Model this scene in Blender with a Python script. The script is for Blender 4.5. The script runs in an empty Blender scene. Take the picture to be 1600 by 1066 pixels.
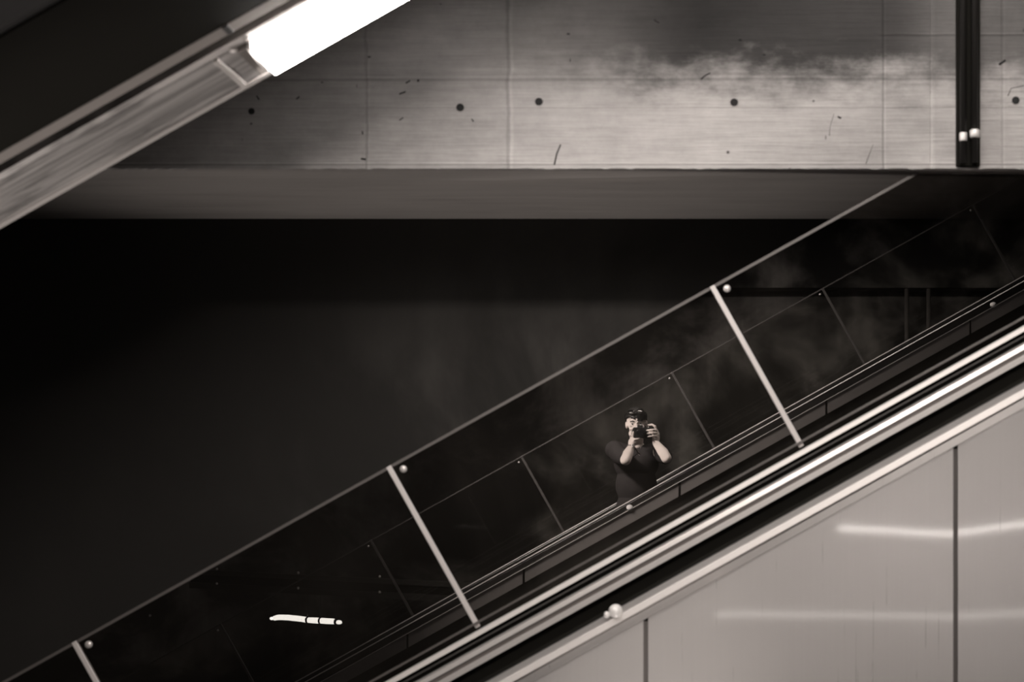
import bpy, bmesh, math, random
from mathutils import Vector, Matrix
random.seed(7)
sc = bpy.context.scene
COL = sc.collection
# ------------------------------------------------------------------ camera, world, exposure
# the photographer's lens is the origin; +Y runs straight at the glass, 2400 px focal length
cd = bpy.data.cameras.new('camera_view'); cam = bpy.data.objects.new('camera_view', cd); COL.objects.link(cam)
cam.location = (0, 0, 0); cam.rotation_euler = (math.pi/2, 0, 0)
cd.sensor_width = 36; cd.lens = 54; cd.shift_x = -0.125; cd.shift_y = 143/1600
cd.clip_start = 0.01; cd.clip_end = 100
cd.dof.use_dof = True; cd.dof.focus_distance = 11.5; cd.dof.aperture_fstop = 3.0
sc.camera = cam
sc.view_settings.view_transform = 'Standard'; sc.view_settings.look = 'None'
sc.view_settings.gamma = 1; sc.view_settings.use_curve_mapping = False; sc.view_settings.exposure = 0.0
w = bpy.data.worlds.new('world'); sc.world = w; w.use_nodes = True
w.node_tree.nodes['Background'].inputs[0].default_value = (0.0105, 0.0095, 0.0080, 1)
w.node_tree.nodes['Background'].inputs[1].default_value = 1.0
sc.cycles.max_bounces = 8; sc.cycles.transparent_max_bounces = 16; sc.cycles.glossy_bounces = 5
sc.cycles.caustics_reflective = True; sc.cycles.sample_clamp_indirect = 4

WARM = (1.0, 0.905, 0.845)
def area(name, loc, target, sx, sy, power, parent=None, spread=180):
    l = bpy.data.lights.new(name, 'AREA'); l.shape = 'RECTANGLE'; l.size = sx; l.size_y = sy; l.energy = power; l.color = WARM
    l.spread = math.radians(spread)
    o = bpy.data.objects.new(name, l); COL.objects.link(o); o.location = loc
    o.rotation_euler = (Vector(target)-Vector(loc)).to_track_quat('-Z', 'Y').to_euler()
    if parent: o.parent = parent
    return o
# light of the ceiling tube lamp and an added unseen key lamp (fixtures built below)
LAMP_A = (0.85, 0.2, 2.85); KEY_LAMP = (-2.6, 1.9, 2.3)
area('ceiling_lamp_light', (LAMP_A[0], LAMP_A[1], LAMP_A[2]-.06), (LAMP_A[0], 2.6, 0), 2.0, .45, 310)
area('ceiling_lamp_light', (KEY_LAMP[0], KEY_LAMP[1], KEY_LAMP[2]-.06), (0.0, -.3, -.1), 1.6, .16, 175, spread=70)

UPL = (-.75, 6.75, -3.4)      # unseen uplight, added to brighten the beam underside
sl = bpy.data.lights.new('added_uplight_beam', 'SPOT'); sl.energy = 215; sl.spot_size = math.radians(58); sl.spot_blend = 1; sl.shadow_soft_size = .08; sl.color = WARM
so = bpy.data.objects.new('added_uplight_beam', sl); COL.objects.link(so); so.location = UPL
so.rotation_euler = (Vector((-.65, 6.4, 1.0))-Vector(UPL)).to_track_quat('-Z', 'Y').to_euler()

UPB = (-1.9, 4.55, -3.6)     # second added uplight, brightening the steel soffit band
sl = bpy.data.lights.new('added_uplight_beam', 'SPOT'); sl.energy = 640; sl.spot_size = math.radians(31); sl.spot_blend = 1; sl.shadow_soft_size = .08; sl.color = WARM
so = bpy.data.objects.new('added_uplight_beam', sl); COL.objects.link(so); so.location = UPB
so.rotation_euler = (Vector((-1.75, 4.6, 1.0))-Vector(UPB)).to_track_quat('-Z', 'Y').to_euler()

UPC = (.25, 5.15, -3.3)      # third added uplight, brightening the lower steel cladding
sl = bpy.data.lights.new('added_uplight_beam', 'SPOT'); sl.energy = 620; sl.spot_size = math.radians(37); sl.spot_blend = 1; sl.shadow_soft_size = .08; sl.color = WARM
so = bpy.data.objects.new('added_uplight_beam', sl); COL.objects.link(so); so.location = UPC
so.rotation_euler = (Vector((.15, 5.82, -2.05))-Vector(UPC)).to_track_quat('-Z', 'Y').to_euler()

M = 0.558            # slope of the escalators
MU = 0.568           # slope of the one overhead
GY = 6.0             # distance of the glass
# ------------------------------------------------------------------ materials
def mat(name, col, rough=.5, metal=0., emit=None, estr=0., spec=.5, coat=0.):
    m = bpy.data.materials.new(name); m.use_nodes = True; b = m.node_tree.nodes['Principled BSDF']
    b.inputs['Base Color'].default_value = (*col, 1); b.inputs['Roughness'].default_value = rough
    b.inputs['Metallic'].default_value = metal; b.inputs['Specular IOR Level'].default_value = spec
    b.inputs['Coat Weight'].default_value = coat
    if emit: b.inputs['Emission Color'].default_value = (*emit, 1); b.inputs['Emission Strength'].default_value = estr
    return m
class N:
    """tiny node helper"""
    def __init__(s, m): s.t = m.node_tree; s.b = s.t.nodes['Principled BSDF']; s.tc = s.t.nodes.new('ShaderNodeTexCoord'); s.m = m
    def L(s, a, b): s.t.links.new(a, b)
    def map(s, scale, loc=(0,0,0), rot=(0,0,0)):
        n = s.t.nodes.new('ShaderNodeMapping'); n.inputs['Scale'].default_value = scale; n.inputs['Location'].default_value = loc
        n.inputs['Rotation'].default_value = rot; s.L(s.tc.outputs['Object'], n.inputs[0]); return n.outputs[0]
    def noise(s, vec, scale, detail=4, rough=.55, dist=0):
        n = s.t.nodes.new('ShaderNodeTexNoise'); n.inputs['Scale'].default_value = scale; n.inputs['Detail'].default_value = detail
        n.inputs['Roughness'].default_value = rough; n.inputs['Distortion'].default_value = dist; s.L(vec, n.inputs['Vector']); return n.outputs['Fac']
    def math(s, op, a, b=None, c=None, clamp=False):
        n = s.t.nodes.new('ShaderNodeMath'); n.operation = op; n.use_clamp = clamp
        for i, v in enumerate((a, b, c)):
            if v is None: continue
            if isinstance(v, (int, float)): n.inputs[i].default_value = v
            else: s.L(v, n.inputs[i])
        return n.outputs[0]
    def rng(s, v, a, b, c, d):
        n = s.t.nodes.new('ShaderNodeMapRange'); n.interpolation_type = 'SMOOTHSTEP'; s.L(v, n.inputs[0])
        for i, q in enumerate((a, b, c, d)): n.inputs[i+1].default_value = q
        return n.outputs[0]
    def xyz(s):
        n = s.t.nodes.new('ShaderNodeSeparateXYZ'); s.L(s.tc.outputs['Object'], n.inputs[0]); return n.outputs
    def grey(s, v, hi=1.0, tint=(1.0, .965, .945)):
        n = s.t.nodes.new('ShaderNodeVectorMath'); n.operation = 'SCALE'; n.inputs[0].default_value = [c*hi for c in tint]; s.L(v, n.inputs['Scale'])
        s.L(n.outputs[0], s.b.inputs['Base Color'])
    def bump(s, v, strength, dist=.01):
        n = s.t.nodes.new('ShaderNodeBump'); n.inputs['Strength'].default_value = strength; n.inputs['Distance'].default_value = dist
        s.L(v, n.inputs['Height']); s.L(n.outputs[0], s.b.inputs['Normal'])

def beam_material():
    m = mat('board_marked_concrete', (.4,.4,.4), .7, spec=.2); n = N(m); X, Y, Z = n.xyz()
    streak = n.noise(n.map((1.1, 1, 22)), 1.6, 5, .6)                 # horizontal float marks
    fine = n.noise(n.map((3, 3, 60), (3,1,2)), 2.0, 3, .5)
    cloud = n.noise(n.map((.9, 1, 1.6), (4.2, 0, 1.3)), 1.5, 4, .55)
    grain = n.noise(n.map((1,1,1)), 60, 2, .6)
    wob = n.math('MULTIPLY', n.math('SUBTRACT', n.noise(n.map((1,1,1), (9,0,0)), 9, 3, .6), .5), .022)
    blot = n.noise(n.map((1,1,1.2),(6,0,2)), 7, 6, .7)
    v = n.math('MULTIPLY_ADD', streak, .12, .305); v = n.math('MULTIPLY_ADD', n.math('SUBTRACT', blot, .5), .20, v)
    v = n.math('MULTIPLY_ADD', n.math('SUBTRACT', fine, .5), .12, v)
    v = n.math('MULTIPLY_ADD', n.math('SUBTRACT', cloud, .5), .30, v)
    v = n.math('MULTIPLY_ADD', n.math('SUBTRACT', grain, .5), .05, v)
    # stain plus painted shade under the top of the beam, with a ragged outline
    sx = n.math('MULTIPLY', n.rng(X, -.75, .25, 0, 1), n.rng(X, .95, 1.25, 1, .80))
    edge = n.math('ADD', Z, n.math('MULTIPLY', n.math('SUBTRACT', n.noise(n.map((2.2,1,4),(1,0,5)), 2.4, 5, .65), .5), .42))
    st = n.math('MULTIPLY', sx, n.rng(edge, 1.25, 1.50, 0, 1))
    v = n.math('MULTIPLY', v, n.math('MULTIPLY_ADD', st, -.90, 1))
    # formwork seams
    xs = n.math('ADD', X, wob); zs = n.math('ADD', Z, n.math('MULTIPLY', wob, .35))
    h = None
    def seam(c, p, wd, dark, light, gate=None):
        nonlocal v, h
        d = n.math('ABSOLUTE', n.math('SUBTRACT', c, p))
        a = n.rng(d, wd*.2, wd, 1, 0)
        if gate is not None: a = n.math('MULTIPLY', a, gate)
        d2 = n.math('ABSOLUTE', n.math('SUBTRACT', c, p+wd*1.5)); a2 = n.rng(d2, wd*.2, wd, 1, 0)
        if gate is not None: a2 = n.math('MULTIPLY', a2, gate)
        v = n.math('MULTIPLY', v, n.math('MULTIPLY_ADD', a, -dark, 1)); v = n.math('MULTIPLY', v, n.math('MULTIPLY_ADD', a2, light, 1))
        h = a if h is None else n.math('ADD', h, a)
    seam(xs, -.512, .010, .22, .14); seam(xs, -1.06, .008, .16, .05)
    seam(X, .94, .005, .30, .16); seam(X, 1.126, .006, -.22, .12); seam(X, 1.40, .005, .12, .1)
    seam(zs, 1.364, .008, .20, .12); seam(zs, 1.375, .02, .05, .02)
    seam(zs, 1.535, .006, .3, .16, n.rng(X, .9, .96, 0, 1)); seam(zs, 1.255, .004, .12, .08)
    seam(Z, 1.036, .004, .35, .25)
    # pits and short dark scratches
    def pits(sc_, scale, thr, dens, off):
        nonlocal v
        vo = n.t.nodes.new('ShaderNodeTexVoronoi'); vo.inputs['Scale'].default_value = scale; n.L(n.map(sc_, off), vo.inputs['Vector'])
        sep = n.t.nodes.new('ShaderNodeSeparateXYZ'); n.L(vo.outputs['Color'], sep.inputs[0])
        g = n.math('LESS_THAN', sep.outputs[0], dens); a = n.math('MULTIPLY', g, n.rng(vo.outputs['Distance'], thr*.5, thr, 1, 0))
        v = n.math('MULTIPLY', v, n.math('MULTIPLY_ADD', a, -.85, 1))
    pits((1,1,1), 9, .075, .16, (2,0,3)); pits((.7,1,1.3), 15, .10, .10, (7,0,1)); pits((2.6,1,.6), 7, .05, .12, (5,2,8))
    pits((.5,1,3), 5, .06, .2, (1,2,3))
    n.grey(v); 
    hh = n.math('MULTIPLY_ADD', streak, .8, n.math('MULTIPLY', fine, .5)); hh = n.math('MULTIPLY_ADD', h, -.5, hh)
    n.bump(hh, .35, .02); return m
def soffit_material():
    m = mat('smooth_soffit_concrete', (.3,.3,.3), .5, spec=.3); n = N(m)
    a = n.noise(n.map((.6, 5, 1)), 2.2, 5, .6, .6); b = n.noise(n.map((.5, .6, 1), (3,3,0)), 1.5, 3)
    n.grey(n.math('MULTIPLY_ADD', a, .16, n.math('MULTIPLY_ADD', b, .14, .16)), 1, (1.0,.94,.90)); n.bump(a, .3, .02); return m
def dark_wall_material():
    m = mat('dark_mottled_concrete', (.03,.03,.03), .8, spec=.15); n = N(m)
    a = n.noise(n.map((1,1,.55)), .9, 6, .62, .8); b = n.noise(n.map((5,1,.5)), 1.6, 4, .6)
    v = n.math('MULTIPLY', n.rng(a, .42, .72, .006, .085), n.math('MULTIPLY_ADD', b, 1.0, .5)); X, Y, Z_ = n.xyz(); v = n.math('MULTIPLY', v, n.math('MULTIPLY', n.rng(X, -1.9, -.4, .05, 1), n.rng(Z_, -.1, .95, 1, .2))); v = n.math("ADD", v, .026)  # mottle fades towards the left and the top
    n.grey(v, 1, (1,.95,.88)); n.bump(a, .2, .03); return m
def rear_wall_material():
    m = mat('rear_concrete', (.1,.1,.1), .8, spec=.15); n = N(m)
    a = n.noise(n.map((1,1,1.2),(2,0,7), (0,.5,0)), 1.1, 5, .55, .35); b = n.noise(n.map((6,1,.6)), 1.4, 4, .6)
    v = n.math('MULTIPLY', n.rng(a, .42, .72, .0, .30), n.math('MULTIPLY_ADD', b, 1.0, .5)); v = n.math('ADD', v, .02)
    n.grey(v, 1, (1,.95,.9)); return m
def steel_material(name, base, rough, metal=.75, scratch=.08, horiz=False):
    m = mat(name, (base,)*3, rough, metal); n = N(m)
    a = n.noise(n.map((120, 120, 1.5) if not horiz else (1.0, 60, 60)), 1.2, 3, .6); b = n.noise(n.map((1,1,1)), 1.7, 3)
    n.grey(n.math('MULTIPLY_ADD', n.math('SUBTRACT', a, .5), scratch, n.math('MULTIPLY_ADD', n.math('SUBTRACT', b, .5), .08, base)))
    n.L(n.math('MULTIPLY_ADD', a, .12, rough-.06), n.b.inputs['Roughness']); return m
def stained_steel():
    m = mat('scuffed_soffit_steel', (.6,.6,.6), .32, .55); n = N(m)
    rot = (0, math.atan(MU), 0)
    a = n.noise(n.map((.7, 16, 1), rot=rot), 1.6, 4, .6, .3); b = n.noise(n.map((1.6, 6, 2), (3,1,0), rot=rot), 1.5, 4, .65)
    v = n.math('MULTIPLY_ADD', n.rng(a, .35, .65, 0, 1), .30, .34); v = n.math('MULTIPLY', v, n.rng(b, .36, .50, .55, 1))
    n.grey(v); n.bump(a, .15, .02); return m
def glass_material(name='tinted_reflective_glass', refl=.26, tint=(.62,.60,.58,1)):
    m = bpy.data.materials.new(name); m.use_nodes = True; t = m.node_tree; t.nodes.clear()
    o = t.nodes.new('ShaderNodeOutputMaterial'); mx = t.nodes.new('ShaderNodeMixShader'); g = t.nodes.new('ShaderNodeBsdfGlossy')
    tr = t.nodes.new('ShaderNodeBsdfTransparent'); f = t.nodes.new('ShaderNodeFresnel'); f.inputs[0].default_value = 2.3
    g.inputs['Roughness'].default_value = 0.0; g.inputs['Color'].default_value = (1,.98,.96,1); tr.inputs[0].default_value = tint
    geo = t.nodes.new('ShaderNodeNewGeometry'); ma = t.nodes.new('ShaderNodeMath'); ma.operation='MULTIPLY_ADD'
    ma.inputs[1].default_value = -1; ma.inputs[2].default_value = 1; t.links.new(geo.outputs['Backfacing'], ma.inputs[0])
    mm = t.nodes.new('ShaderNodeMath'); mm.operation='MULTIPLY'; t.links.new(ma.outputs[0], mm.inputs[0]); mm.inputs[1].default_value = refl
    t.links.new(mm.outputs[0], mx.inputs[0]); t.nodes.remove(f)
    t.links.new(tr.outputs[0], mx.inputs[1]); t.links.new(g.outputs[0], mx.inputs[2]); t.links.new(mx.outputs[0], o.inputs[0]); return m

m_beam = beam_material(); m_soffit = soffit_material(); m_wall = dark_wall_material(); m_rear = rear_wall_material()
m_glass = glass_material(); m_glass2 = glass_material('clear_glass', .03, (.9,.9,.88,1))
m_clad = steel_material('brushed_cladding_steel', .58, .30, .5, .04)
m_clad.node_tree.nodes['Principled BSDF'].inputs['Coat Weight'].default_value = 1; m_clad.node_tree.nodes['Principled BSDF'].inputs['Coat Roughness'].default_value = .055
m_trim = mat('satin_trim_steel', (.66,.63,.61), .34, .45); m_trim2 = mat('matt_trim_steel', (.66,.63,.61), .45, .15)
m_face = mat('bronze_grey_trim_steel', (.17,.155,.145), .5, .3)
m_strip = mat('pale_joint_seal', (.62,.585,.57), .45)
m_edge = mat('ground_glass_edge', (.11,.10,.095), .5); m_redge = mat('dim_glass_edge', (.05,.046,.044), .5)
m_dark = mat('dark_grey_trim', (.10,.09,.085), .45)
m_black = mat('black_rubber', (.010,.0095,.009), .35)
m_matte = mat('matt_black_panel', (.010,.0095,.008), .8, spec=.05)
m_lip = mat('dark_grey_lip', (.035,.033,.031), .5)
m_ssteel = stained_steel()
m_strip2 = mat('dull_soffit_strip', (.20,.185,.175), .8, spec=.2)
m_grey = mat('dim_grey_paint', (.006,.0055,.0055), .7)
m_tube = mat('glowing_tube', (.9,.9,.9), .4, emit=(1,.96,.93), estr=4.2)
m_lampface = mat('glowing_diffuser', (.9,.9,.9), .4, emit=(1,.93,.88), estr=30)
m_white = mat('white_enamel', (.75,.73,.71), .25, coat=.5)
m_bolt = mat('polished_bolt_steel', (.70,.67,.65), .28, .35)
m_pipe = mat('black_conduit', (.012,.011,.010), .45)
m_coupl = mat('zinc_coupling', (.72,.70,.68), .35, .2)
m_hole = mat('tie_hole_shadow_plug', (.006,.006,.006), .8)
m_dull = mat('dull_guide_plate', (.13,.12,.115), .6)
m_floor = mat('dark_floor_stone', (.03,.028,.027), .6)

# ------------------------------------------------------------------ mesh helpers
def link(name, me, m, parent=None, smooth=False):
    if smooth:
        for p in me.polygons: p.use_smooth = True
    if m: me.materials.append(m)
    o = bpy.data.objects.new(name, me); COL.objects.link(o)
    if parent: o.parent = parent
    return o
def fin(bm, name, m, parent=None, smooth=False):
    bmesh.ops.recalc_face_normals(bm, faces=bm.faces)
    me = bpy.data.meshes.new(name); bm.to_mesh(me); bm.free(); return link(name, me, m, parent, smooth)
def tag(o, label, cat, group=None, kind=None):
    if label: o['label'] = label
    if cat: o['category'] = cat
    if group: o['group'] = group
    if kind: o['kind'] = kind
    return o
def empty(name, label, cat, loc=(0,0,0), group=None):
    o = bpy.data.objects.new(name, None); o.empty_display_size = .1; COL.objects.link(o); o.location = loc
    return tag(o, label, cat, group)
def sub(o, loc):   # keep world placement of children under an empty that is not at the origin
    o.matrix_parent_inverse = Matrix.Translation(loc).inverted()
    return o
def b_ext(bm, prof, x0, x1, m=M, nx=1):
    """prism: outline prof of (Y, z at X=0) run along X at slope m"""
    rows = []
    for i in range(nx+1):
        x = x0+(x1-x0)*i/nx
        rows.append([bm.verts.new((x, y, z+m*x)) for y, z in prof])
    k = len(prof)
    for r0, r1 in zip(rows, rows[1:]):
        for i in range(k): bm.faces.new((r0[i], r0[(i+1)%k], r1[(i+1)%k], r1[i]))
    bm.faces.new(rows[0]); bm.faces.new(rows[-1][::-1])
def ext(name, prof, x0, x1, m_, parent=None, m=M, nx=1, bev=0):
    bm = bmesh.new(); b_ext(bm, prof, x0, x1, m, nx); o = fin(bm, name, m_, parent)
    if bev: bevel(o, bev)
    return o
def bevel(o, wd, seg=2):
    b = o.modifiers.new('edge', 'BEVEL'); b.width = wd; b.segments = seg; b.limit_method = 'ANGLE'; b.angle_limit = math.radians(25); return o
def box(name, x0, x1, y0, y1, z0, z1, m_, parent=None, bev=0):
    bm = bmesh.new(); vs = [bm.verts.new((x, y, z)) for x in (x0,x1) for y in (y0,y1) for z in (z0,z1)]
    for f in ((0,1,3,2),(4,6,7,5),(0,4,5,1),(2,3,7,6),(0,2,6,4),(1,5,7,3)): bm.faces.new([vs[i] for i in f])
    o = fin(bm, name, m_, parent)
    if bev: bevel(o, bev)
    return o
def Z(ypx, Y): return (676-ypx)*Y/2400          # height of a photo row at distance Y
def XX(xpx, Y): return (xpx-1000)*Y/2400
def P(ypx, Y): return (Y, Z(ypx, Y))
def b_tube(bm, pts, radii, seg=12, cap=True, flat=None):
    pts = [Vector(p) for p in pts]; rings = []
    if isinstance(radii, (int, float)): radii = [radii]*len(pts)
    ref = None
    for i, p in enumerate(pts):
        t = (pts[min(i+1, len(pts)-1)]-pts[max(i-1, 0)]).normalized()
        if ref is None: ref = Vector((0,0,1)) if abs(t.z) < .9 else Vector((0,1,0))
        u = t.cross(ref).normalized(); v = u.cross(t); ref = v
        rings.append([bm.verts.new(p+(u*math.cos(a)*(flat or 1)+v*math.sin(a))*radii[i]) for a in [2*math.pi*k/seg for k in range(seg)]])
    for a, b in zip(rings, rings[1:]):
        for k in range(seg): bm.faces.new((a[k], a[(k+1)%seg], b[(k+1)%seg], b[k]))
    if cap: bm.faces.new(rings[0][::-1]); bm.faces.new(rings[-1])
def tube(name, pts, r, m_, parent=None, seg=12):
    bm = bmesh.new(); b_tube(bm, pts, r, seg); return fin(bm, name, m_, parent, True)
def b_ell(bm, c, r, rot=None, u=20, v=14):
    mt = Matrix.Translation(c) @ (rot.to_4x4() if rot else Matrix.Identity(4)) @ Matrix.Diagonal((*r, 1))
    bmesh.ops.create_uvsphere(bm, u_segments=u, v_segments=v, radius=1, matrix=mt)
def ell(name, c, r, m_, parent=None, rot=None):
    bm = bmesh.new(); b_ell(bm, c, r, rot); return fin(bm, name, m_, parent, True)
def dome(name, c, r, depth, axis, m_, parent=None):
    """low domed stud whose flat side faces along -axis"""
    bm = bmesh.new(); n = 20; prof = [(r*1.0, 0), (r*1.0, depth*.25)] + [(r*math.cos(a), depth*.25+depth*.75*math.sin(a)) for a in [math.pi/2*k/6 for k in range(1, 6)]]
    q = Vector(axis).normalized().to_track_quat('Z', 'Y'); rings = []
    for rr, h in prof: rings.append([bm.verts.new(Vector(c)+q @ Vector((rr*math.cos(t), rr*math.sin(t), h))) for t in [2*math.pi*k/n for k in range(n)]])
    for a, b in zip(rings, rings[1:]):
        for k in range(n): bm.faces.new((a[k], a[(k+1)%n], b[(k+1)%n], b[k]))
    bm.faces.new(rings[0][::-1]); top = bm.verts.new(Vector(c)+q @ Vector((0,0,depth)))
    for k in range(n): bm.faces.new((rings[-1][k], rings[-1][(k+1)%n], top))
    return fin(bm, name, m_, parent, True)

# ------------------------------------------------------------------ the setting
BY = 5.94                                             # face of the concrete beam
SZ = Z(262, BY)                                       # its underside
WY = SZ*2400/336                                      # the recessed wall where the soffit ends
def st(o): o['kind'] = 'structure'; return o
beam = st(box('concrete_beam', -8, 8, BY, WY+.3, SZ, 4.2, m_beam))
tag(beam, 'pale board-marked concrete beam with tie holes above the dark wall', 'concrete beam')
sof = box('beam_underside', -8, 8, BY+.012, WY, SZ-.006, SZ+.002, m_soffit, beam)
# chipped arris along the bottom edge
bm = bmesh.new(); n_ = 420; lo = []; hi = []
for i in range(n_+1):
    x = -4+8*i/n_; d = .004+.004*random.random()**3
    lo.append([bm.verts.new((x, BY-.006, SZ-d)), bm.verts.new((x, BY+.02, SZ-d))]); hi.append([bm.verts.new((x, BY-.006, SZ+.006+.003*random.random())), bm.verts.new((x, BY+.02, SZ+.008))])
for i in range(n_):
    bm.faces.new((lo[i][0], lo[i+1][0], hi[i+1][0], hi[i][0])); bm.faces.new((lo[i][0], lo[i][1], lo[i+1][1], lo[i+1][0])); bm.faces.new((hi[i][0], hi[i+1][0], hi[i+1][1], hi[i][1]))
fin(bm, 'beam_arris', m_beam, beam)
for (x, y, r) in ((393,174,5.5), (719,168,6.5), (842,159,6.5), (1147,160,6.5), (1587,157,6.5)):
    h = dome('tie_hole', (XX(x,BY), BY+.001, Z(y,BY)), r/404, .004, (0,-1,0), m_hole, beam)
    bm = bmesh.new(); c = Vector((XX(x,BY), BY, Z(y,BY)))
    tube('tie_hole_rim', [c+Vector((math.cos(t)*r/390, -.001, math.sin(t)*r/390)) for t in [2*math.pi*k/16 for k in range(17)]], .0016, m_beam, h, 6); bm.free()
for (pts, r) in (([(1095,124),(1102,118),(1110,114)], 2.0), ([(1296,212),(1297,198),(1303,178)], .8), ([(1575,150),(1580,138),(1600,134)], 1.2), ([(1561,101),(1571,94)], 3),
                 ([(866,258),(870,240),(876,226)], 2.2), ([(1309,182),(1314,185)], 2.4), ([(1353,256),(1364,226)], .9), ([(634,130),(641,126)], 2), ([(624,147),(634,143)], 2), ([(624,188),(630,184)], 1.6),
                 ([(1022,31),(1030,36)], 1.6), ([(740,190),(737,186)], 2.0), ([(655,125),(652,127)], 3.0), ([(401,150),(405,156)], 1.8), ([(463,155),(468,151)], 2.0),
                 ([(566,205),(567,210)], 2.0), ([(564,248),(572,249)], 2.6), ([(391,194),(394,193)], 2)):
    tube('surface_scar', [(XX(x,BY), BY+.0005, Z(y,BY)) for x, y in pts], r/404*.6, m_hole, beam, 6)
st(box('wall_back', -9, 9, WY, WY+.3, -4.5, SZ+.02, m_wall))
st(box('wall_rear', -9, 9, -4.3, -4.0, -4.5, 1.47, m_rear))
rb = st(box('rear_beam', -9, 9, -4.3, -3.6, 1.47, 3.2, m_rear)); tag(rb, 'mottled concrete beam on the wall behind the photographer', 'concrete beam')
st(box('floor', -9, 9, -4.3, WY+.3, -4.7, -4.5, m_floor))
st(box('ceiling', -9, 9, -4.3, WY+.3, 4.2, 4.4, m_grey))

# ------------------------------------------------------------------ conduits on the beam
def conduit(xpx, r, ycp, label, gap):
    x = XX(xpx, BY-.06); y = BY-.06
    t = empty('conduit', label, 'pipe', (x, y, SZ), 'black conduits down the beam')
    o = tube('pipe', [(x, y, SZ+.01), (x, y, 4.19)], r, m_pipe, t, 16); sub(o, t.location)
    zc = Z(ycp, y)
    o = tube('coupling', [(x, y, zc-.016), (x, y, zc-.012), (x, y, zc+.012), (x, y, zc+.016)], [r*1.05, r*gap, r*gap, r*1.05], m_coupl, t, 16); sub(o, t.location)
    o = tube('bracket', [(x, y, SZ+.13), (x, BY-.031, SZ+.13)], .008, m_pipe, t, 8); sub(o, t.location)
conduit(1505, .013, 214, 'thin black conduit on the left of the pair on the beam', 1.15)
conduit(1523, .013, 209, 'thin black conduit on the right of the pair on the beam', 1.5)
ch = tag(box('conduit_recess_strip', XX(1493,BY), XX(1529,BY), BY-.03, BY-.0005, SZ+.001, 4.19, m_matte, None, .002), 'wide black strip for the dark recess behind the two conduits on the beam', 'dark strip')  # black box standing in for the dark recess behind the pipes

# ------------------------------------------------------------------ front glass balustrade
XL, XR = -6.0, 6.0
def pt_along(x, z0, s, d, m=M):
    """point from line z=z0+m*x: s along the slope, d square below it"""
    c = 1/math.sqrt(1+m*m); sn = m*c
    return (x+s*c+d*sn, z0+m*x+s*sn-d*c)
def slab(bm, pts, y0, y1):
    a = [bm.verts.new((x, y0, z)) for x, z in pts]; b = [bm.verts.new((x, y1, z)) for x, z in pts]; k = len(pts)
    bm.faces.new(a); bm.faces.new(b[::-1])
    for i in range(k): bm.faces.new((a[i], b[i], b[(i+1)%k], a[(i+1)%k]))
def clip_top(pts, zmax):
    out = []
    for i in range(len(pts)):
        p, q = pts[i], pts[(i+1)%len(pts)]
        if p[1] <= zmax: out.append(p)
        if (p[1] <= zmax) != (q[1] <= zmax):
            t = (zmax-p[1])/(q[1]-p[1]); out.append((p[0]+t*(q[0]-p[0]), zmax))
    return out
def balustrade(root, Yc, ztop, depth, joints, zmax, bolt_side, front, sy, names):
    """glass panels between the joints; sy=-1 when the trims face -Y"""
    cs = 1/math.sqrt(1+M*M)
    for i, (xa, xb) in enumerate(zip(joints, joints[1:])):
        g = .010*cs
        quad = [(xa+g, ztop+M*(xa+g)), (xb-g, ztop+M*(xb-g)), pt_along(xb-g, ztop, 0, depth), pt_along(xa+g, ztop, 0, depth)]
        poly = clip_top(quad, zmax)
        if len(poly) < 3: continue
        bm = bmesh.new(); slab(bm, poly, Yc-.006, Yc+.006); gp = fin(bm, 'glass_panel', m_glass if front else m_glass2, root)
        e = clip_top([(xa+g, ztop+.005+M*(xa+g)), (xb-g, ztop+.005+M*(xb-g)), pt_along(xb-g, ztop, 0, .007), pt_along(xa+g, ztop, 0, .007)], zmax)
        if len(e) >= 3: bm = bmesh.new(); slab(bm, e, Yc-.0075, Yc+.0075); fin(bm, 'edge_trim', m_edge if front else m_redge, gp)
        s = {1: (.042, .034), -1: (-.035, .030)}[bolt_side if not (front and i == 0) else 1]
        for (xj, s_) in ((xa, .046),) if bolt_side == 1 else ((xb, -.042),):
            bx, bz = pt_along(xj, ztop, s_, .034)
            if bz < zmax-.02: dome('fixing_bolt', (bx, Yc+sy*.006, bz), .0145 if front else .009, .012, (0, sy, 0), m_bolt, gp)
    for xj in joints[1:-1]:
        top = ztop+M*xj
        if top > zmax: 
            continue
        w2 = .0105
        pts = [pt_along(xj, ztop, -w2, -.004), pt_along(xj, ztop, w2, -.004), pt_along(xj, ztop, w2, depth-.03), pt_along(xj, ztop, -w2, depth-.03)]
        bm = bmesh.new(); slab(bm, pts, Yc-.010, Yc+.010); bevel(fin(bm, 'joint_strip', m_strip if front else m_redge, root), .003)
bal = empty('glass_balustrade', 'dark reflective glass balustrade panels climbing to the right in front of the wall', 'glass balustrade', (0, GY, Z(853,GY)))
def reparent_fix(root):
    for c in root.children: c.matrix_parent_inverse = Matrix.Translation(root.location).inverted()
zt = Z(511.5, GY); jx = [XX(x, GY) for x in (-388, 117, 608, 1113, 1618, 2123, 2628)]
balustrade(bal, GY, zt, .745, jx, SZ-.012, 1, True, -1, None)
ext('reflection_strip', [P(829.5,5.975), P(833,5.975), (5.992, Z(833,5.975)), (5.992, Z(829.5,5.975))], XL, XR, m_dark, bal)  # dull strip painting a thin line reflected in the glass
ext('base_rail', [P(845,5.956), P(853.4,5.952), (5.992, Z(853.4,5.952)), (5.992, Z(844.5,5.956))], XL, XR, m_trim2, bal, bev=.002)
reparent_fix(bal)

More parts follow.
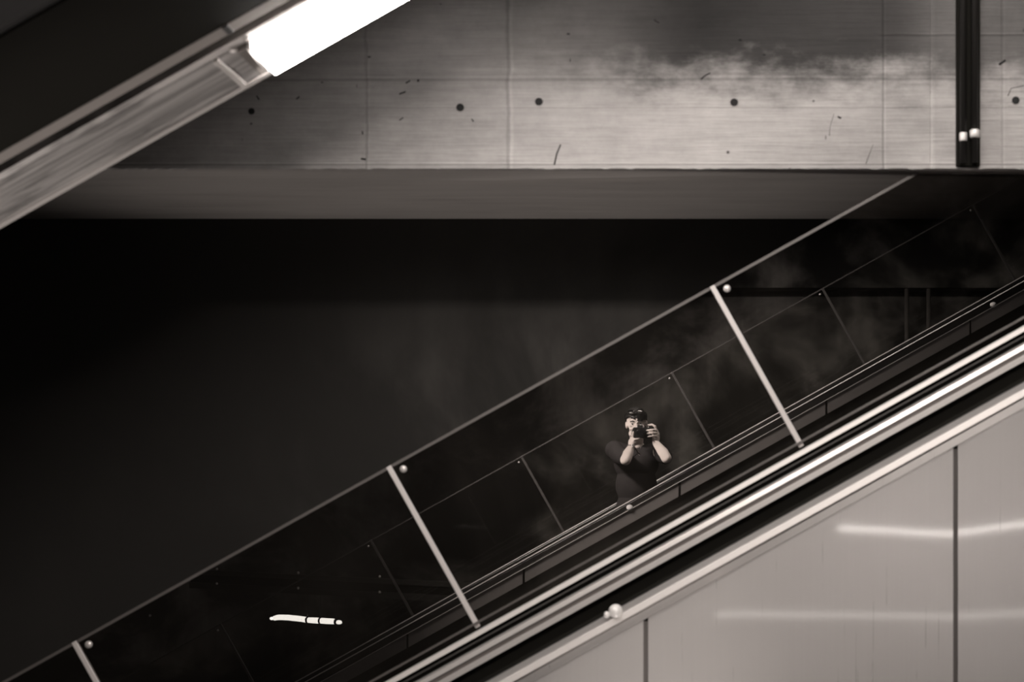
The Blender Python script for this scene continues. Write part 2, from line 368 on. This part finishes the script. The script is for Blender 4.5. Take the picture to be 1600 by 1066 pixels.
# ------------------------------------------------------------------ front escalator
esc = empty('escalator', 'steel-clad escalator side with bright parallel trims under the glass balustrade', 'escalator', (0, 5.9, -3.2))
XE1 = 4.5
ext('black_recess', [(5.985, Z(853,5.985)), (6.25, Z(853,5.985)), (6.25, Z(1000,5.985)), (5.985, Z(1000,5.985))], XL, XR, m_matte, esc)
ext('seal_lip', [P(859,5.96), P(862,5.96), (5.985, Z(862,5.96)), (5.985, Z(859,5.96))], XL, XR, m_lip, esc)
ext('upper_trim', [P(873.4,5.8848), P(881.6,5.880), (5.984, Z(882.0,5.88)), (5.984, Z(872.4,5.8848))], XL, XR, m_trim, esc, bev=.001)
ext('trim_face', [P(882.0,5.889), P(889.6,5.889), (5.984, Z(889.6,5.889)), (5.984, Z(882.5,5.889))], XL, XR, m_face, esc)
ext('lower_trim', [P(889.8,5.8795), P(899.8,5.8795), (5.984, Z(899.8,5.8795)), (5.984, Z(890,5.8795))], XL, XR, m_trim, esc, bev=.001)
ext('black_recess_band', [P(903,5.94), P(930,5.90), (5.984, Z(930,5.90)), (5.984, Z(903,5.94))], XL, XR, m_matte, esc)  # matt black band filling the recess between the trims
ext('deck_lip', [P(932,5.87), P(942.3,5.82), (5.84, Z(944,5.82)), (5.984, Z(944,5.82)), (5.984, Z(932,5.87))], XL, XR, m_clad, esc)
ext('deck_trim', [P(942.8,5.8065), P(955,5.800), (5.84, Z(956,5.80)), (5.98, Z(956,5.80)), (5.98, Z(942.6,5.8065))], XL, XR, m_trim2, esc, bev=.0015)
ext('cladding_hem', [P(955.2,5.822), P(972,5.818), (5.84, Z(974,5.82)), (5.98, Z(974,5.82)), (5.98, Z(955.2,5.82))], XL, XR, m_clad, esc)
dome('stud_cover', (XX(962,5.8), 5.815, Z(957,5.80)), .027, .030, (0,-.8,.6), m_white, esc)
dome('stud_cap', (XX(948,5.8), 5.81, Z(962,5.80)), .012, .016, (0,-.8,.6), m_white, esc)
CY = 5.822; zb = -3.2
cjx = [XX(x, CY) for x in (-925, -441, 43, 527, 1009, 1493, 1977, 2461)]
for i, (xa, xb) in enumerate(zip(cjx, cjx[1:])):
    bm = bmesh.new(); nx, nz = 16, 16; g = .009; z0 = Z(972.5, CY)
    twist = {5: -.034, 4: .010}.get(i, 0.004)
    grid = []
    for a in range(nx+1):
        u = a/nx; x = xa+g+(xb-xa-2*g)*u; zt_ = z0+M*x
        grid.append([bm.verts.new((x, CY-.0004+twist*(x-xa if i == 5 else x-xb)*max(-.2, min(.2, (zt_-(zt_-zb)*b/nz)+.40)) - .0010*math.sin(math.pi*u), zt_-(zt_-zb)*b/nz)) for b in range(nz+1)])
    for a in range(nx):
        for b in range(nz): bm.faces.new((grid[a][b], grid[a+1][b], grid[a+1][b+1], grid[a][b+1]))
    o = fin(bm, 'cladding_panel', m_clad, esc, True)
    s = o.modifiers.new('thick', 'SOLIDIFY'); s.thickness = .004; s.offset = -1 if o.data.polygons[0].normal.y < 0 else 1
    o.modifiers.new('split', 'EDGE_SPLIT').split_angle = math.radians(40)
    box('joint_channel', xb-g-.004, xb+g+.004, CY+.012, CY+.018, zb, z0+M*xb-.01, m_dark, esc)
box('kick_plate', cjx[0], cjx[-1], CY+.019, CY+.026, zb-.0, Z(974,CY)+M*cjx[0]+.0, m_matte, esc)
reparent_fix(esc)

# ------------------------------------------------------------------ escalator overhead with its lamp
up = empty('escalator', 'underside of an upper escalator crossing the top left with scuffed steel band', 'escalator', (0, 4.4, 1.85))
UC = 1.85
def yat(y0): return 2400*UC/(1244-y0)
xa_, xb_ = -4.2, 3.6
ext('near_soffit', [(3.55, UC+.9), (3.70, UC), (3.75, UC+.01), (3.75, UC+.9)], xa_, xb_, m_grey, up, MU)
ext('underside_panel', [(3.751, UC+.002), (yat(240)-.001, UC+.002), (yat(240)-.001, UC+.9), (3.751, UC+.9)], xa_, xb_, m_matte, up, MU)
s0, s1 = yat(240), yat(257); us = (s1-s0)
ext('inner_soffit_strip', [(s0, UC+.001), (s1, UC+.001), (s1, UC+.05), (s0, UC+.05)], xa_, xb_, m_strip2, up, MU)
ext('soffit_groove', [(s1, UC+.05), (yat(277), UC+.05), (yat(277), UC+.9), (s1, UC+.9)], xa_, xb_, m_matte, up, MU)
e0, e1, e2 = yat(277), yat(349), yat(356)
XLAMP = XX(416, 4.8)
lab = ext('steel_soffit_band', [(e0, UC+.012), (e0+.02, UC), (e0+.10, UC-.004), (e0+.20, UC+.006), (e1, UC), (e1, UC+.5), (e0, UC+.5)], xa_, xb_, m_ssteel, up, MU)
ext('bottom_lip', [(e1, UC-.006), (e2-.004, UC-.006), (e2, UC-.001), (e2, UC+.5), (e1, UC+.5)], xa_, xb_, m_trim, up, MU, bev=.002)
for xs in (XX(362, 4.5), XX(362, 4.5)-1.5):
    ext('joint_cover', [(s0+.001, UC-.003), (s1-.002, UC-.003), (s1-.002, UC+.004), (s0+.001, UC+.004)], xs-.008, xs+.008, m_grey, up, MU)
ext('end_bracket', [(e0+.03, UC-.020), (e1-.05, UC-.020), (e1-.05, UC-.001), (e0+.03, UC-.001)], XLAMP-.045, XLAMP-.012, m_face, up, MU, bev=.004)
ext('soffit_clip', [(e0+.03, UC-.012), (e1-.01, UC-.012), (e1-.01, UC-.001), (e0+.03, UC-.001)], XLAMP-.115, XLAMP-.10, m_trim, up, MU, bev=.003)
dome('soffit_bolt', (XX(364,4.62), 4.62, UC+MU*XX(364,4.62)-.001), .012, .012, (0,0,-1), m_bolt, up)
reparent_fix(up)
lamp = empty('strip_lamp', 'glowing white strip lamp under the upper escalator', 'lamp', (XLAMP, 4.78, UC))
ext('diffuser', [(e0+.022, UC-.022), (e0+.05, UC-.045), (e1-.05, UC-.045), (e1-.006, UC-.022), (e1-.006, UC-.008), (e0+.022, UC-.008)], XLAMP, -0.30, m_lampface, lamp, MU, bev=.005)
ext('end_cap', [(e0+.018, UC-.03), (e1-.12, UC-.047), (e1-.12, UC-.008), (e0+.018, UC-.008)], XLAMP-.012, XLAMP-.001, m_white, lamp, MU)
reparent_fix(lamp)
fill_lamp = empty('strip_lamp', 'added strip lamp out of view under the upper escalator, brightening the beam', 'lamp', (.75, 4.78, UC))  # added out of view to brighten the right of the beam
ext('diffuser', [(e0+.022, UC-.022), (e0+.05, UC-.045), (e1-.05, UC-.045), (e1-.006, UC-.022), (e1-.006, UC-.008), (e0+.022, UC-.008)], .55, 1.30, m_lampface, fill_lamp, MU, bev=.005)
ext('end_cap', [(e0+.018, UC-.03), (e1-.12, UC-.047), (e1-.12, UC-.008), (e0+.018, UC-.008)], .535, .549, m_white, fill_lamp, MU)
reparent_fix(fill_lamp)

# ------------------------------------------------------------------ the photographer's escalator (seen in the glass)
own = empty('escalator', 'dark escalator the photographer stands on mirrored in the glass', 'escalator', (0, -.2, -1.62))
FZ = -1.60
HZ = -.470
def rail_prof(yc, zt, w=.038, h=.068):
    return [(yc-w*.8, zt-.004), (yc-w*.4, zt), (yc+w*.4, zt), (yc+w*.8, zt-.004), (yc+w, zt-.02), (yc+w, zt-h+.012), (yc+w*.7, zt-h), (yc-w*.7, zt-h), (yc-w, zt-h+.012), (yc-w, zt-.02)]
ext('handrail', rail_prof(.34, HZ-.002), -6, 6, m_black, own)
ext('handrail', rail_prof(-.75, HZ-.002), -6, 6, m_black, own)
ext('handrail_highlight', [(.372, HZ-.0005), (.381, HZ-.006), (.381, HZ-.010), (.372, HZ-.006)], -6, 6, m_trim, own)  # pale strips painting the highlight lines along the rubber
ext('handrail_highlight', [(-.718, HZ-.0005), (-.709, HZ-.006), (-.709, HZ-.010), (-.718, HZ-.006)], -6, 6, m_trim, own)
ext('rail_base_highlight', [(.372, HZ-.066), (.384, HZ-.067), (.384, HZ-.073), (.372, HZ-.072)], -6, 6, m_trim, own)  # pale strip painting the lower highlight line
bx_ = [-6, -4.2, -3.0, -1.76, -.88, .30, 1.41, 2.5, 3.7, 6]
for a, b in zip(bx_, bx_[1:]):
    ext('guide_plate', [(.335, HZ-.075), (.372, HZ-.075), (.372, HZ-.178), (.335, HZ-.178)], a+.009, b-.009, m_dull, own)
for yy in (.34, -.75):
    ext('balustrade_core', [(yy-.012, HZ-.07), (yy+.012, HZ-.07), (yy+.012, HZ-1.02), (yy-.012, HZ-1.02)], -6, 6, m_matte, own)
    ext('skirt_trim', [(yy-.03, HZ-.90), (yy+.03, HZ-.90), (yy+.03, HZ-1.02), (yy-.03, HZ-1.02)], -6, 6, m_black, own)
ext('outer_cladding', [(.37, HZ-1.02), (.42, HZ-1.04), (.42, HZ-2.1), (-.9, HZ-2.1), (-.9, HZ-1.02), (-.72, HZ-1.02), (-.72, HZ-1.55), (.37, HZ-1.55)], -4.4, 6, m_clad, own)
run = .20/M
bm = bmesh.new()
for k in range(-9, 10):
    x0 = k*run-.15; z = FZ+.20*k
    vs = [bm.verts.new((x, y, q)) for x in (x0, x0+run) for y in (-.70, .30) for q in (z-.19, z)]
    for f in ((0,1,3,2),(4,6,7,5),(0,4,5,1),(2,3,7,6),(0,2,6,4),(1,5,7,3)): bm.faces.new([vs[i] for i in f])
fin(bm, 'step_band', m_lip, own)
box('dark_reflection_panel', 2.3, 5.5, .425, .435, -2.1, -.80, m_matte, own)  # unseen dark panel, added to darken the reflection in the cladding
for x in (984, 1550): 
    X_ = (x-1000)/206; dome('stud_cover', (X_, .372, HZ-.055+M*X_), .026, .022, (0,.8,.6), m_white, own)
reparent_fix(own)
rbal = empty('glass_balustrade', 'faint thin-edged glass screen mirrored behind the photographer', 'glass balustrade', (0, -.9, -.6))
balustrade(rbal, -.9, .355, .84, [-.995+1.2625*k for k in range(-4, 5)], 9, -1, False, 1, None)
reparent_fix(rbal)

# conduits, rails and the hung tube lamp behind the photographer
for i, x in enumerate((2.69, 2.91)):
    tag(tube('conduit', [(x, -3.5, -1.2), (x, -3.5, 1.45)], .022, m_dull), ['pale pipe mirrored in the glass, left of the faint pair', 'pale pipe mirrored in the glass, right of the faint pair'][i], 'pipe', 'faint pipes mirrored in the glass')
RA = Vector((-4.6, -2.75, -1.33)); RB = Vector((.3, -.98, -1.33))
RA = Vector((-4.26, -2.6, -1.33)); RB = Vector((-1.21, -1.2, -1.33)); rd = (RB-RA).normalized(); rn = Vector((-rd.y, rd.x, 0))
if rn.y < 0: rn = -rn
tray = empty('cable_tray', 'dark cable tray with small bolts whitened as glints mirrored above the tube lamp', 'cable tray', RA)
def rbox(name, za, zb2, d0, d1, m_, par):
    bm = bmesh.new(); vs = [bm.verts.new((*(p+rn*d).xy, z)) for p in (RA, RB) for d in (d0, d1) for z in (za, zb2)]
    for f in ((0,1,3,2),(4,6,7,5),(0,4,5,1),(2,3,7,6),(0,2,6,4),(1,5,7,3)): bm.faces.new([vs[i] for i in f])
    return fin(bm, name, m_, par)
rbox('tray_rail', -1.345, -1.30, 0, .03, m_lip, tray); rbox('tray_rail', -1.475, -1.42, 0, .03, m_lip, tray); rbox('tray_web', -1.43, -1.34, .005, .015, m_matte, tray)
for z_, ypx in ((-1.262, 0), (-1.40, 0)):
    for xp in (343, 470, 597):
        # the ray of that photo column meets the tray
        k = (xp-1000)/2400
        t_ = (k*(12-RA.y)-RA.x)/(rd.x+k*rd.y); p = RA+rd*t_
        dome('tray_bolt', (*(p+rn*.03).xy, z_-.02), .013, .014, rn, m_white, tray)  # white colour stands in for the glint on each bolt
reparent_fix(tray)
def ray_pt(xp, yp):
    k = (xp-1000)/2400; t_ = (k*(12-RA.y)-RA.x)/(rd.x+k*rd.y); p = RA+rd*t_; return Vector((p.x, p.y, -(yp-676)*(12-p.y)/2400))
tl = empty('tube_lamp', 'small glowing tube lamp with dark clamps mirrored low in the glass', 'lamp', ray_pt(478, 962))
cl = [(429,966,3.8),(436,964.6,4.2),(450,965,4.4),(465,966.5,4.4),(480,968.5,4.4)]
pr = [(482.5,969,4.3),(490,969.4,4.5),(500,970,4.5)]
p3 = [(502.5,970,4.5),(512,970.6,4.5),(524,971.2,4.3)]
for seg_ in (cl, pr, p3):
    tube('lamp_tube', [ray_pt(a, b) for a, b, c in seg_], [c/171 for a, b, c in seg_], m_tube, tl, 14)
ell('lamp_end', ray_pt(425, 966.5), (.018,.018,.015), m_tube, tl); ell('lamp_end', ray_pt(530, 972.4), (.028,.02,.019), m_tube, tl)
for xp, yp in ((481.2,968.8),(501.2,970),(526,971.6)):
    p = ray_pt(xp, yp); tube('clamp', [p-rd*.009, p+rd*.009], .030, m_black, tl, 14)
    tube('hanger', [p, Vector((p.x, p.y, -1.48))], .002, m_black, tl, 6)
reparent_fix(tl)
p_ = ray_pt(235, 962)
tag(ell('stud_glint', p_, (.013,)*3, m_white), 'tiny lone stud whitened as a glint, mirrored near the lower left of the glass', 'stud')  # white ball painting the glint of a single bolt
# low strip lamps on the photographer's side whose light streaks the steel cladding
for (x0, x1, z_, s_) in ((1.45, 3.4, -.74, 0), (.5, 3.4, -1.34, 1)):
    t = empty('strip_lamp', ['upper slim strip lamp low on the near wall', 'lower slim strip lamp low on the near wall'][s_], 'lamp', ((x0+x1)/2, .5, z_))
    o = box('housing', x0-.02, x1+.02, .44, .47, z_-.03, z_+.03, m_black, t); sub(o, t.location)
    o = box('diffuser', x0, x1, .47, .49, z_-.016, z_+.016, mat('slim_lamp_diffuser', (.8,.8,.8), .4, emit=(1,.92,.87), estr=[20, 6][s_]), t); sub(o, t.location)
# ceiling fixtures of the main lights; the second is added to light the photographer
for (c, ln, lb) in ((LAMP_A, 2.0, 'long ceiling tube fixture above the photographer'), (KEY_LAMP, 1.6, 'added ceiling tube fixture out of view that lights the photographer')):
    t = empty('ceiling_lamp', lb, 'lamp', c)
    o = box('housing', c[0]-ln/2-.05, c[0]+ln/2+.05, c[1]-(.26 if ln > 1.8 else .12), c[1]+(.26 if ln > 1.8 else .12), c[2], c[2]+.08, m_white, t); sub(o, t.location)
    for sx in (-.6, .6):
        o = tube('hanger', [(c[0]+sx, c[1], c[2]+.08), (c[0]+sx, c[1], 4.2)], .006, m_black, t, 6); sub(o, t.location)

for U, lb in ((UPL, 'added unseen floor uplight brightening the beam underside'), (UPB, 'added unseen floor uplight brightening the steel soffit band'), (UPC, 'added unseen floor uplight brightening the steel cladding')):  # uplights are added for their light, none is in view
    u_ = empty('added_uplight', lb, 'lamp', (U[0], U[1], -4.5))
    o = tube('housing', [(U[0], U[1], -4.5), (U[0], U[1], U[2]-.06)], .07, m_black, u_, 16); sub(o, u_.location)

# ------------------------------------------------------------------ the photographer, standing on the step behind the lens
m_skin = mat('skin', (.62,.55,.51), .5, spec=.4); m_shirt = mat('black_cotton', (.022,.020,.020), .9, spec=.05)
m_hair = mat('dark_hair', (.007,.0065,.006), .5, spec=.3); m_jeans = mat('dark_denim', (.006,.006,.006), .9, spec=.1)
m_lens = mat('black_sunglass_lens', (.50,.49,.48), .14, 1.0); m_cam = mat('black_camera_body', (.004,.004,.004), .5, spec=.2)
m_eye = mat('eye_white', (.5,.48,.46), .3); m_iris = mat('dark_iris', (.02,.02,.02), .2); m_lip = mat('lip_skin', (.33,.24,.22), .5)
m_strap = mat('camera_strap', (.62,.58,.55), .55)
def cap(bm, pts, radii, seg=14):
    b_tube(bm, pts, radii, seg)
    for p, r in zip(pts, radii): b_ell(bm, Vector(p), (r, r, r), None, 14, 10)
def voxel(o, size, smooth=2):
    r = o.modifiers.new('skin', 'REMESH'); r.mode = 'VOXEL'; r.voxel_size = size; r.use_smooth_shade = True
    if smooth: k = o.modifiers.new('soften', 'SMOOTH'); k.factor = .5; k.iterations = smooth
    return o
HX, HY, HH = -.028, -.245, .065
Rh = Matrix.Rotation(math.radians(-4), 3, 'Y') @ Matrix.Rotation(math.radians(-6), 3, 'X')
def hp(x, y, z): return Vector((HX, HY, HH)) + Rh @ Vector((x, y, z))
SL, SR = Vector((-.205,-.285,-.135)), Vector((.150,-.285,-.140))
EL, ER = Vector((-.112,.045,-.213)), Vector((.206,.02,-.200))
WL, WR = Vector((-.066,-.045,-.112)), Vector((.122,-.088,-.080))
person = empty('person', 'person in a black t-shirt holding a camera to the eye, mirrored in the glass', 'person', (-.03, -.28, FZ))
bm = bmesh.new()
# head: cranium, brow, cheeks, jaw, nose, ears
b_ell(bm, hp(0,-.010,.030), (.077,.097,.095), Rh, 28, 20)
b_ell(bm, hp(0,.022,-.034), (.060,.068,.088), Rh, 24, 18)
b_ell(bm, hp(0,.055,-.096), (.034,.032,.026), Rh)
b_ell(bm, hp(0,.074,.030), (.048,.018,.014), Rh)
for sx in (-1, 1):
    b_ell(bm, hp(sx*.038,.058,-.020), (.024,.024,.024), Rh)
    b_ell(bm, hp(sx*.050,.012,-.070), (.018,.038,.026), Rh)
    b_ell(bm, hp(sx*.079,-.010,.000), (.010,.018,.032), Rh)
b_tube(bm, [hp(0,.082,.020), hp(0,.098,-.004), hp(0,.104,-.020), hp(0,.086,-.030)], [.009,.011,.014,.010], 10)
cap(bm, [hp(0,-.03,-.06), (-.030,-.295,-.11), (-.032,-.30,-.20)], [.055,.055,.055])
# torso
b_ell(bm, (-.030,-.300,-.26), (.165,.10,.14)); b_ell(bm, (-.030,-.300,-.42), (.150,.105,.17)); b_ell(bm, (-.030,-.300,-.58), (.145,.10,.15)); b_ell(bm, (-.030,-.31,-.72), (.155,.11,.12))
cap(bm, [(-.03,-.30,-.19), SL+Vector((.02,0,-.01)), SL.lerp(EL,.5), EL], [.05,.055,.050,.042])
cap(bm, [(-.03,-.30,-.19), SR+Vector((-.02,0,-.01)), SR.lerp(ER,.5), ER], [.05,.055,.050,.042])
cap(bm, [EL, EL.lerp(WL,.35)+Vector((-.004,0,0)), WL], [.043,.045,.028]); cap(bm, [ER, ER.lerp(WR,.35)+Vector((.005,0,0)), WR], [.042,.043,.027])
# left hand cradling the lens from below
pl_ = Vector((-.056,-.042,-.072)); b_tube(bm, [WL, (-.062,-.043,-.092), pl_, (-.050,-.040,-.050)], [.026,.032,.036,.026], 14); b_ell(bm, pl_, (.026,.036,.034))
fing = [[(-.066,-.05,-.070), (-.062,-.046,-.040), (-.056,-.044,-.016), (-.054,-.042,.004)],
        [(-.052,-.020,-.056), (-.034,-.012,-.052), (-.016,-.016,-.050), (.000,-.026,-.047)],
        [(-.050,-.036,-.066), (-.028,-.030,-.068), (-.006,-.030,-.062), (.014,-.036,-.050)],
        [(-.050,-.052,-.072), (-.026,-.048,-.082), (.000,-.046,-.076), (.020,-.048,-.058)],
        [(-.050,-.068,-.074), (-.026,-.064,-.092), (-.002,-.062,-.090), (.016,-.062,-.076)]]
for i, f in enumerate(fing): cap(bm, f, [.0125,.0105,.0098,.0082] if i == 0 else [.0105,.0095,.0088,.0075], 10)
# right hand closed round the grip, fingers in front, thumb behind
b_tube(bm, [WR, (.126,-.092,-.050), (.124,-.092,-.012), (.118,-.086,.022)], [.026,.030,.031,.022], 14); b_ell(bm, (.124,-.090,-.020), (.022,.032,.042))
for i, (z0, z1, tip) in enumerate(((.030,.048,.052), (.012,.018,.054), (-.010,-.006,.056), (-.032,-.030,.062))):
    cap(bm, [(.126,-.078,z0), (.124,-.050,(z0+z1)/2+.004), (.098,-.034,z1+.003), (tip,-.040,z1-.002)] if i else [(.124,-.078,.028), (.118,-.058,.048), (.092,-.056,.062), (.066,-.066,.058)],
        [.0112,.0105,.0098,.0080] if i < 3 else [.0098,.0092,.0085,.0070], 10)
cap(bm, [(.118,-.112,-.03), (.100,-.134,-.004), (.078,-.138,.012)], [.013,.011,.009], 10)
# legs and feet
for x in (-.115, .055):
    cap(bm, [(x*.9-.003,-.31,-.78), (x,-.30,-1.14), (x,-.32,-1.50)], [.082,.058,.040])
    b_ell(bm, (x,-.26,-1.555), (.045,.125,.044))
body = voxel(fin(bm, 'body', m_skin, person), .0042, 2)
# clothes
bm = bmesh.new()
b_ell(bm, (-.030,-.300,-.25), (.182,.118,.150)); b_ell(bm, (-.030,-.300,-.42), (.168,.124,.19)); b_ell(bm, (-.030,-.300,-.60), (.162,.118,.17))
cap(bm, [(-.03,-.295,-.195), SL+Vector((0,0,-.004)), SL.lerp(EL,.5)+Vector((-.006,0,-.008)), SL.lerp(EL,.86)], [.078,.076,.070,.060])
cap(bm, [(-.03,-.295,-.195), SR+Vector((0,0,-.004)), SR.lerp(ER,.5)+Vector((.006,0,-.008)), SR.lerp(ER,.86)], [.078,.076,.068,.058])
b_ell(bm, (-.031,-.296,-.172), (.084,.076,.026))
voxel(fin(bm, 't_shirt', m_shirt, person), .008, 3)
bm = bmesh.new()
b_ell(bm, (-.030,-.31,-.76), (.168,.125,.11))
for x in (-.115, .055): cap(bm, [(x*.9-.003,-.31,-.80), (x,-.30,-1.14), (x,-.325,-1.50)], [.092,.075,.062])
voxel(fin(bm, 'trousers', m_jeans, person), .010, 3)
for x in (-.115, .055):
    bm = bmesh.new(); b_ell(bm, (x,-.255,-1.560), (.050,.138,.042)); b_ell(bm, (x,-.33,-1.548), (.048,.06,.052)); voxel(fin(bm, 'shoe', m_black, person), .008, 2)
# hair: a shell over the cranium that stops at the hairline, with tufts
bm = bmesh.new(); bmesh.ops.create_uvsphere(bm, u_segments=64, v_segments=40, radius=1)
for v in bm.verts:
    d = v.co.copy(); k = 1+.035*math.sin(d.x*23+d.z*9)*math.sin(d.y*19)+.02*math.sin(d.x*51+d.y*37)
    v.co = Vector((d.x*.087*k, -.014+d.y*.106*k, .036+d.z*.104*k))
low = [v for v in bm.verts if (v.co.z < (.056+.008*math.sin(v.co.x*90) if v.co.x < .004 else .030) and v.co.y > .012) or (v.co.z < -.045) or (v.co.z < .022 and v.co.y > -.022)]
bmesh.ops.delete(bm, geom=low, context='VERTS')
for v in bm.verts: v.co = hp(*v.co)
hair = fin(bm, 'hair', m_hair, person, True); sm = hair.modifiers.new('thick', 'SOLIDIFY'); sm.thickness = .008; sm.offset = -1
for sx in (-1, 1):
    ell('eye', hp(sx*.031,.071,.012), (.012,.010,.0085), m_eye, person); 
    o = ell('iris', hp(sx*.031,.080,.011), (.006,.004,.0058), m_iris, person)
    bm = bmesh.new(); b_tube(bm, [hp(sx*.014,.090,.031), hp(sx*.032,.087,.037), hp(sx*.050,.072,.031)], [.0035,.0048,.003], 8); fin(bm, 'eyebrow', m_hair, person, True)
bm = bmesh.new(); b_tube(bm, [hp(-.024,.080,-.052), hp(-.010,.089,-.049), hp(0,.090,-.051), hp(.010,.089,-.049), hp(.024,.080,-.052)], [.002,.0055,.005,.0055,.002], 8); fin(bm, 'lips', m_lip, person, True)
reparent_fix(person)
# sunglasses pushed up on the hair
sg = empty('sunglasses', 'black sunglasses with bright glints pushed up on the hair', 'sunglasses', hp(0,.06,.10))
for sx in (-1, 1):
    q = (Rh @ Vector((sx*.30, .62, .72)).normalized()).to_track_quat('Z', 'Y').to_matrix()
    bm = bmesh.new(); b_ell(bm, hp(sx*.036,.083,.108), (.030,.021,.010), q, 24, 14); fin(bm, 'lens', m_lens, sg, True)
    tube('temple', [hp(sx*.062,.058,.104), hp(sx*.086,.02,.085), hp(sx*.089,-.05,.045)], .0028, m_lens, sg, 8)
tube('bridge', [hp(-.012,.079,.110), hp(0,.081,.113), hp(.012,.079,.110)], .003, m_lens, sg, 8)
reparent_fix(sg)
# camera at the eye
cm = empty('camera', 'black camera held up in both hands hiding half the face', 'camera', (.01,-.10,0))
box('camera_body', -.055, .078, -.128, -.080, -.048, .040, m_cam, cm, .008)
box('grip', .054, .082, -.082, -.060, -.046, .034, m_cam, cm, .009)
ext('viewfinder_hump', [(-.126,.038),(-.120,.058),(-.092,.058),(-.080,.038)], -.022, .022, m_cam, cm, 0, 1, .004)
bm = bmesh.new(); b_tube(bm, [(0,-.081,0), (0,-.060,0), (0,-.058,0), (0,-.022,0), (0,-.020,0), (0,-.010,0)], [.033,.033,.035,.035,.037,.037], 32); lens = fin(bm, 'lens_barrel', m_cam, cm, False)
o = dome('front_glass', (0,-.0095,0), .028, .004, (0,1,0), mat('dark_coated_glass', (.005,.005,.006), .1), lens)
dome('shutter_button', (.066,-.078,.040), .006, .006, (0,0,1), m_coupl, cm); ell('hot_shoe_glint', (.006,-.088,.060), (.006,.006,.004), m_coupl, cm)
tube('strap', [(-.054,-.100,.030), (-.066,-.085,-.010), (-.045,-.060,-.110), (-.022,-.05,-.150), (.000,-.055,-.172), (-.012,-.08,-.16), (-.05,-.12,-.19), (-.09,-.16,-.16)], [.004]*8, m_black, cm, 8)
bm = bmesh.new(); slab(bm, [(-.036,-.118), (-.022,-.122), (.002,-.178), (-.008,-.182)], -.060, -.057); fin(bm, 'strap_pad', m_strap, cm)
tube('strap_loop', [(.030,-.070,-.090), (.018,-.062,-.100), (.006,-.060,-.112), (.002,-.062,-.126)], [.004]*4, m_strap, cm, 8)
reparent_fix(cm)
# wristwatch on the left wrist
ww = empty('wristwatch', 'small wristwatch on the wrist under the camera lens', 'watch', WL)
ax = (WL-EL).normalized(); wc = WL-ax*.012
q = ax.to_track_quat('Z', 'Y').to_matrix()
bm = bmesh.new(); R = .0315
ring = [wc + q @ Vector((math.cos(t)*R, math.sin(t)*R, 0)) for t in [2*math.pi*k/28 for k in range(29)]]
b_tube(bm, ring, .0045, 8, False); fin(bm, 'watch_band', m_dark, ww, True)
fd = Vector((.15,.95,-.1)); fd = (fd-ax*fd.dot(ax)).normalized()
tube('watch_case', [wc+fd*.028, wc+fd*.040], .016, m_bolt, ww, 20); dome('watch_dial', wc+fd*.0405, .013, .001, fd, m_dull, ww)
reparent_fix(ww)
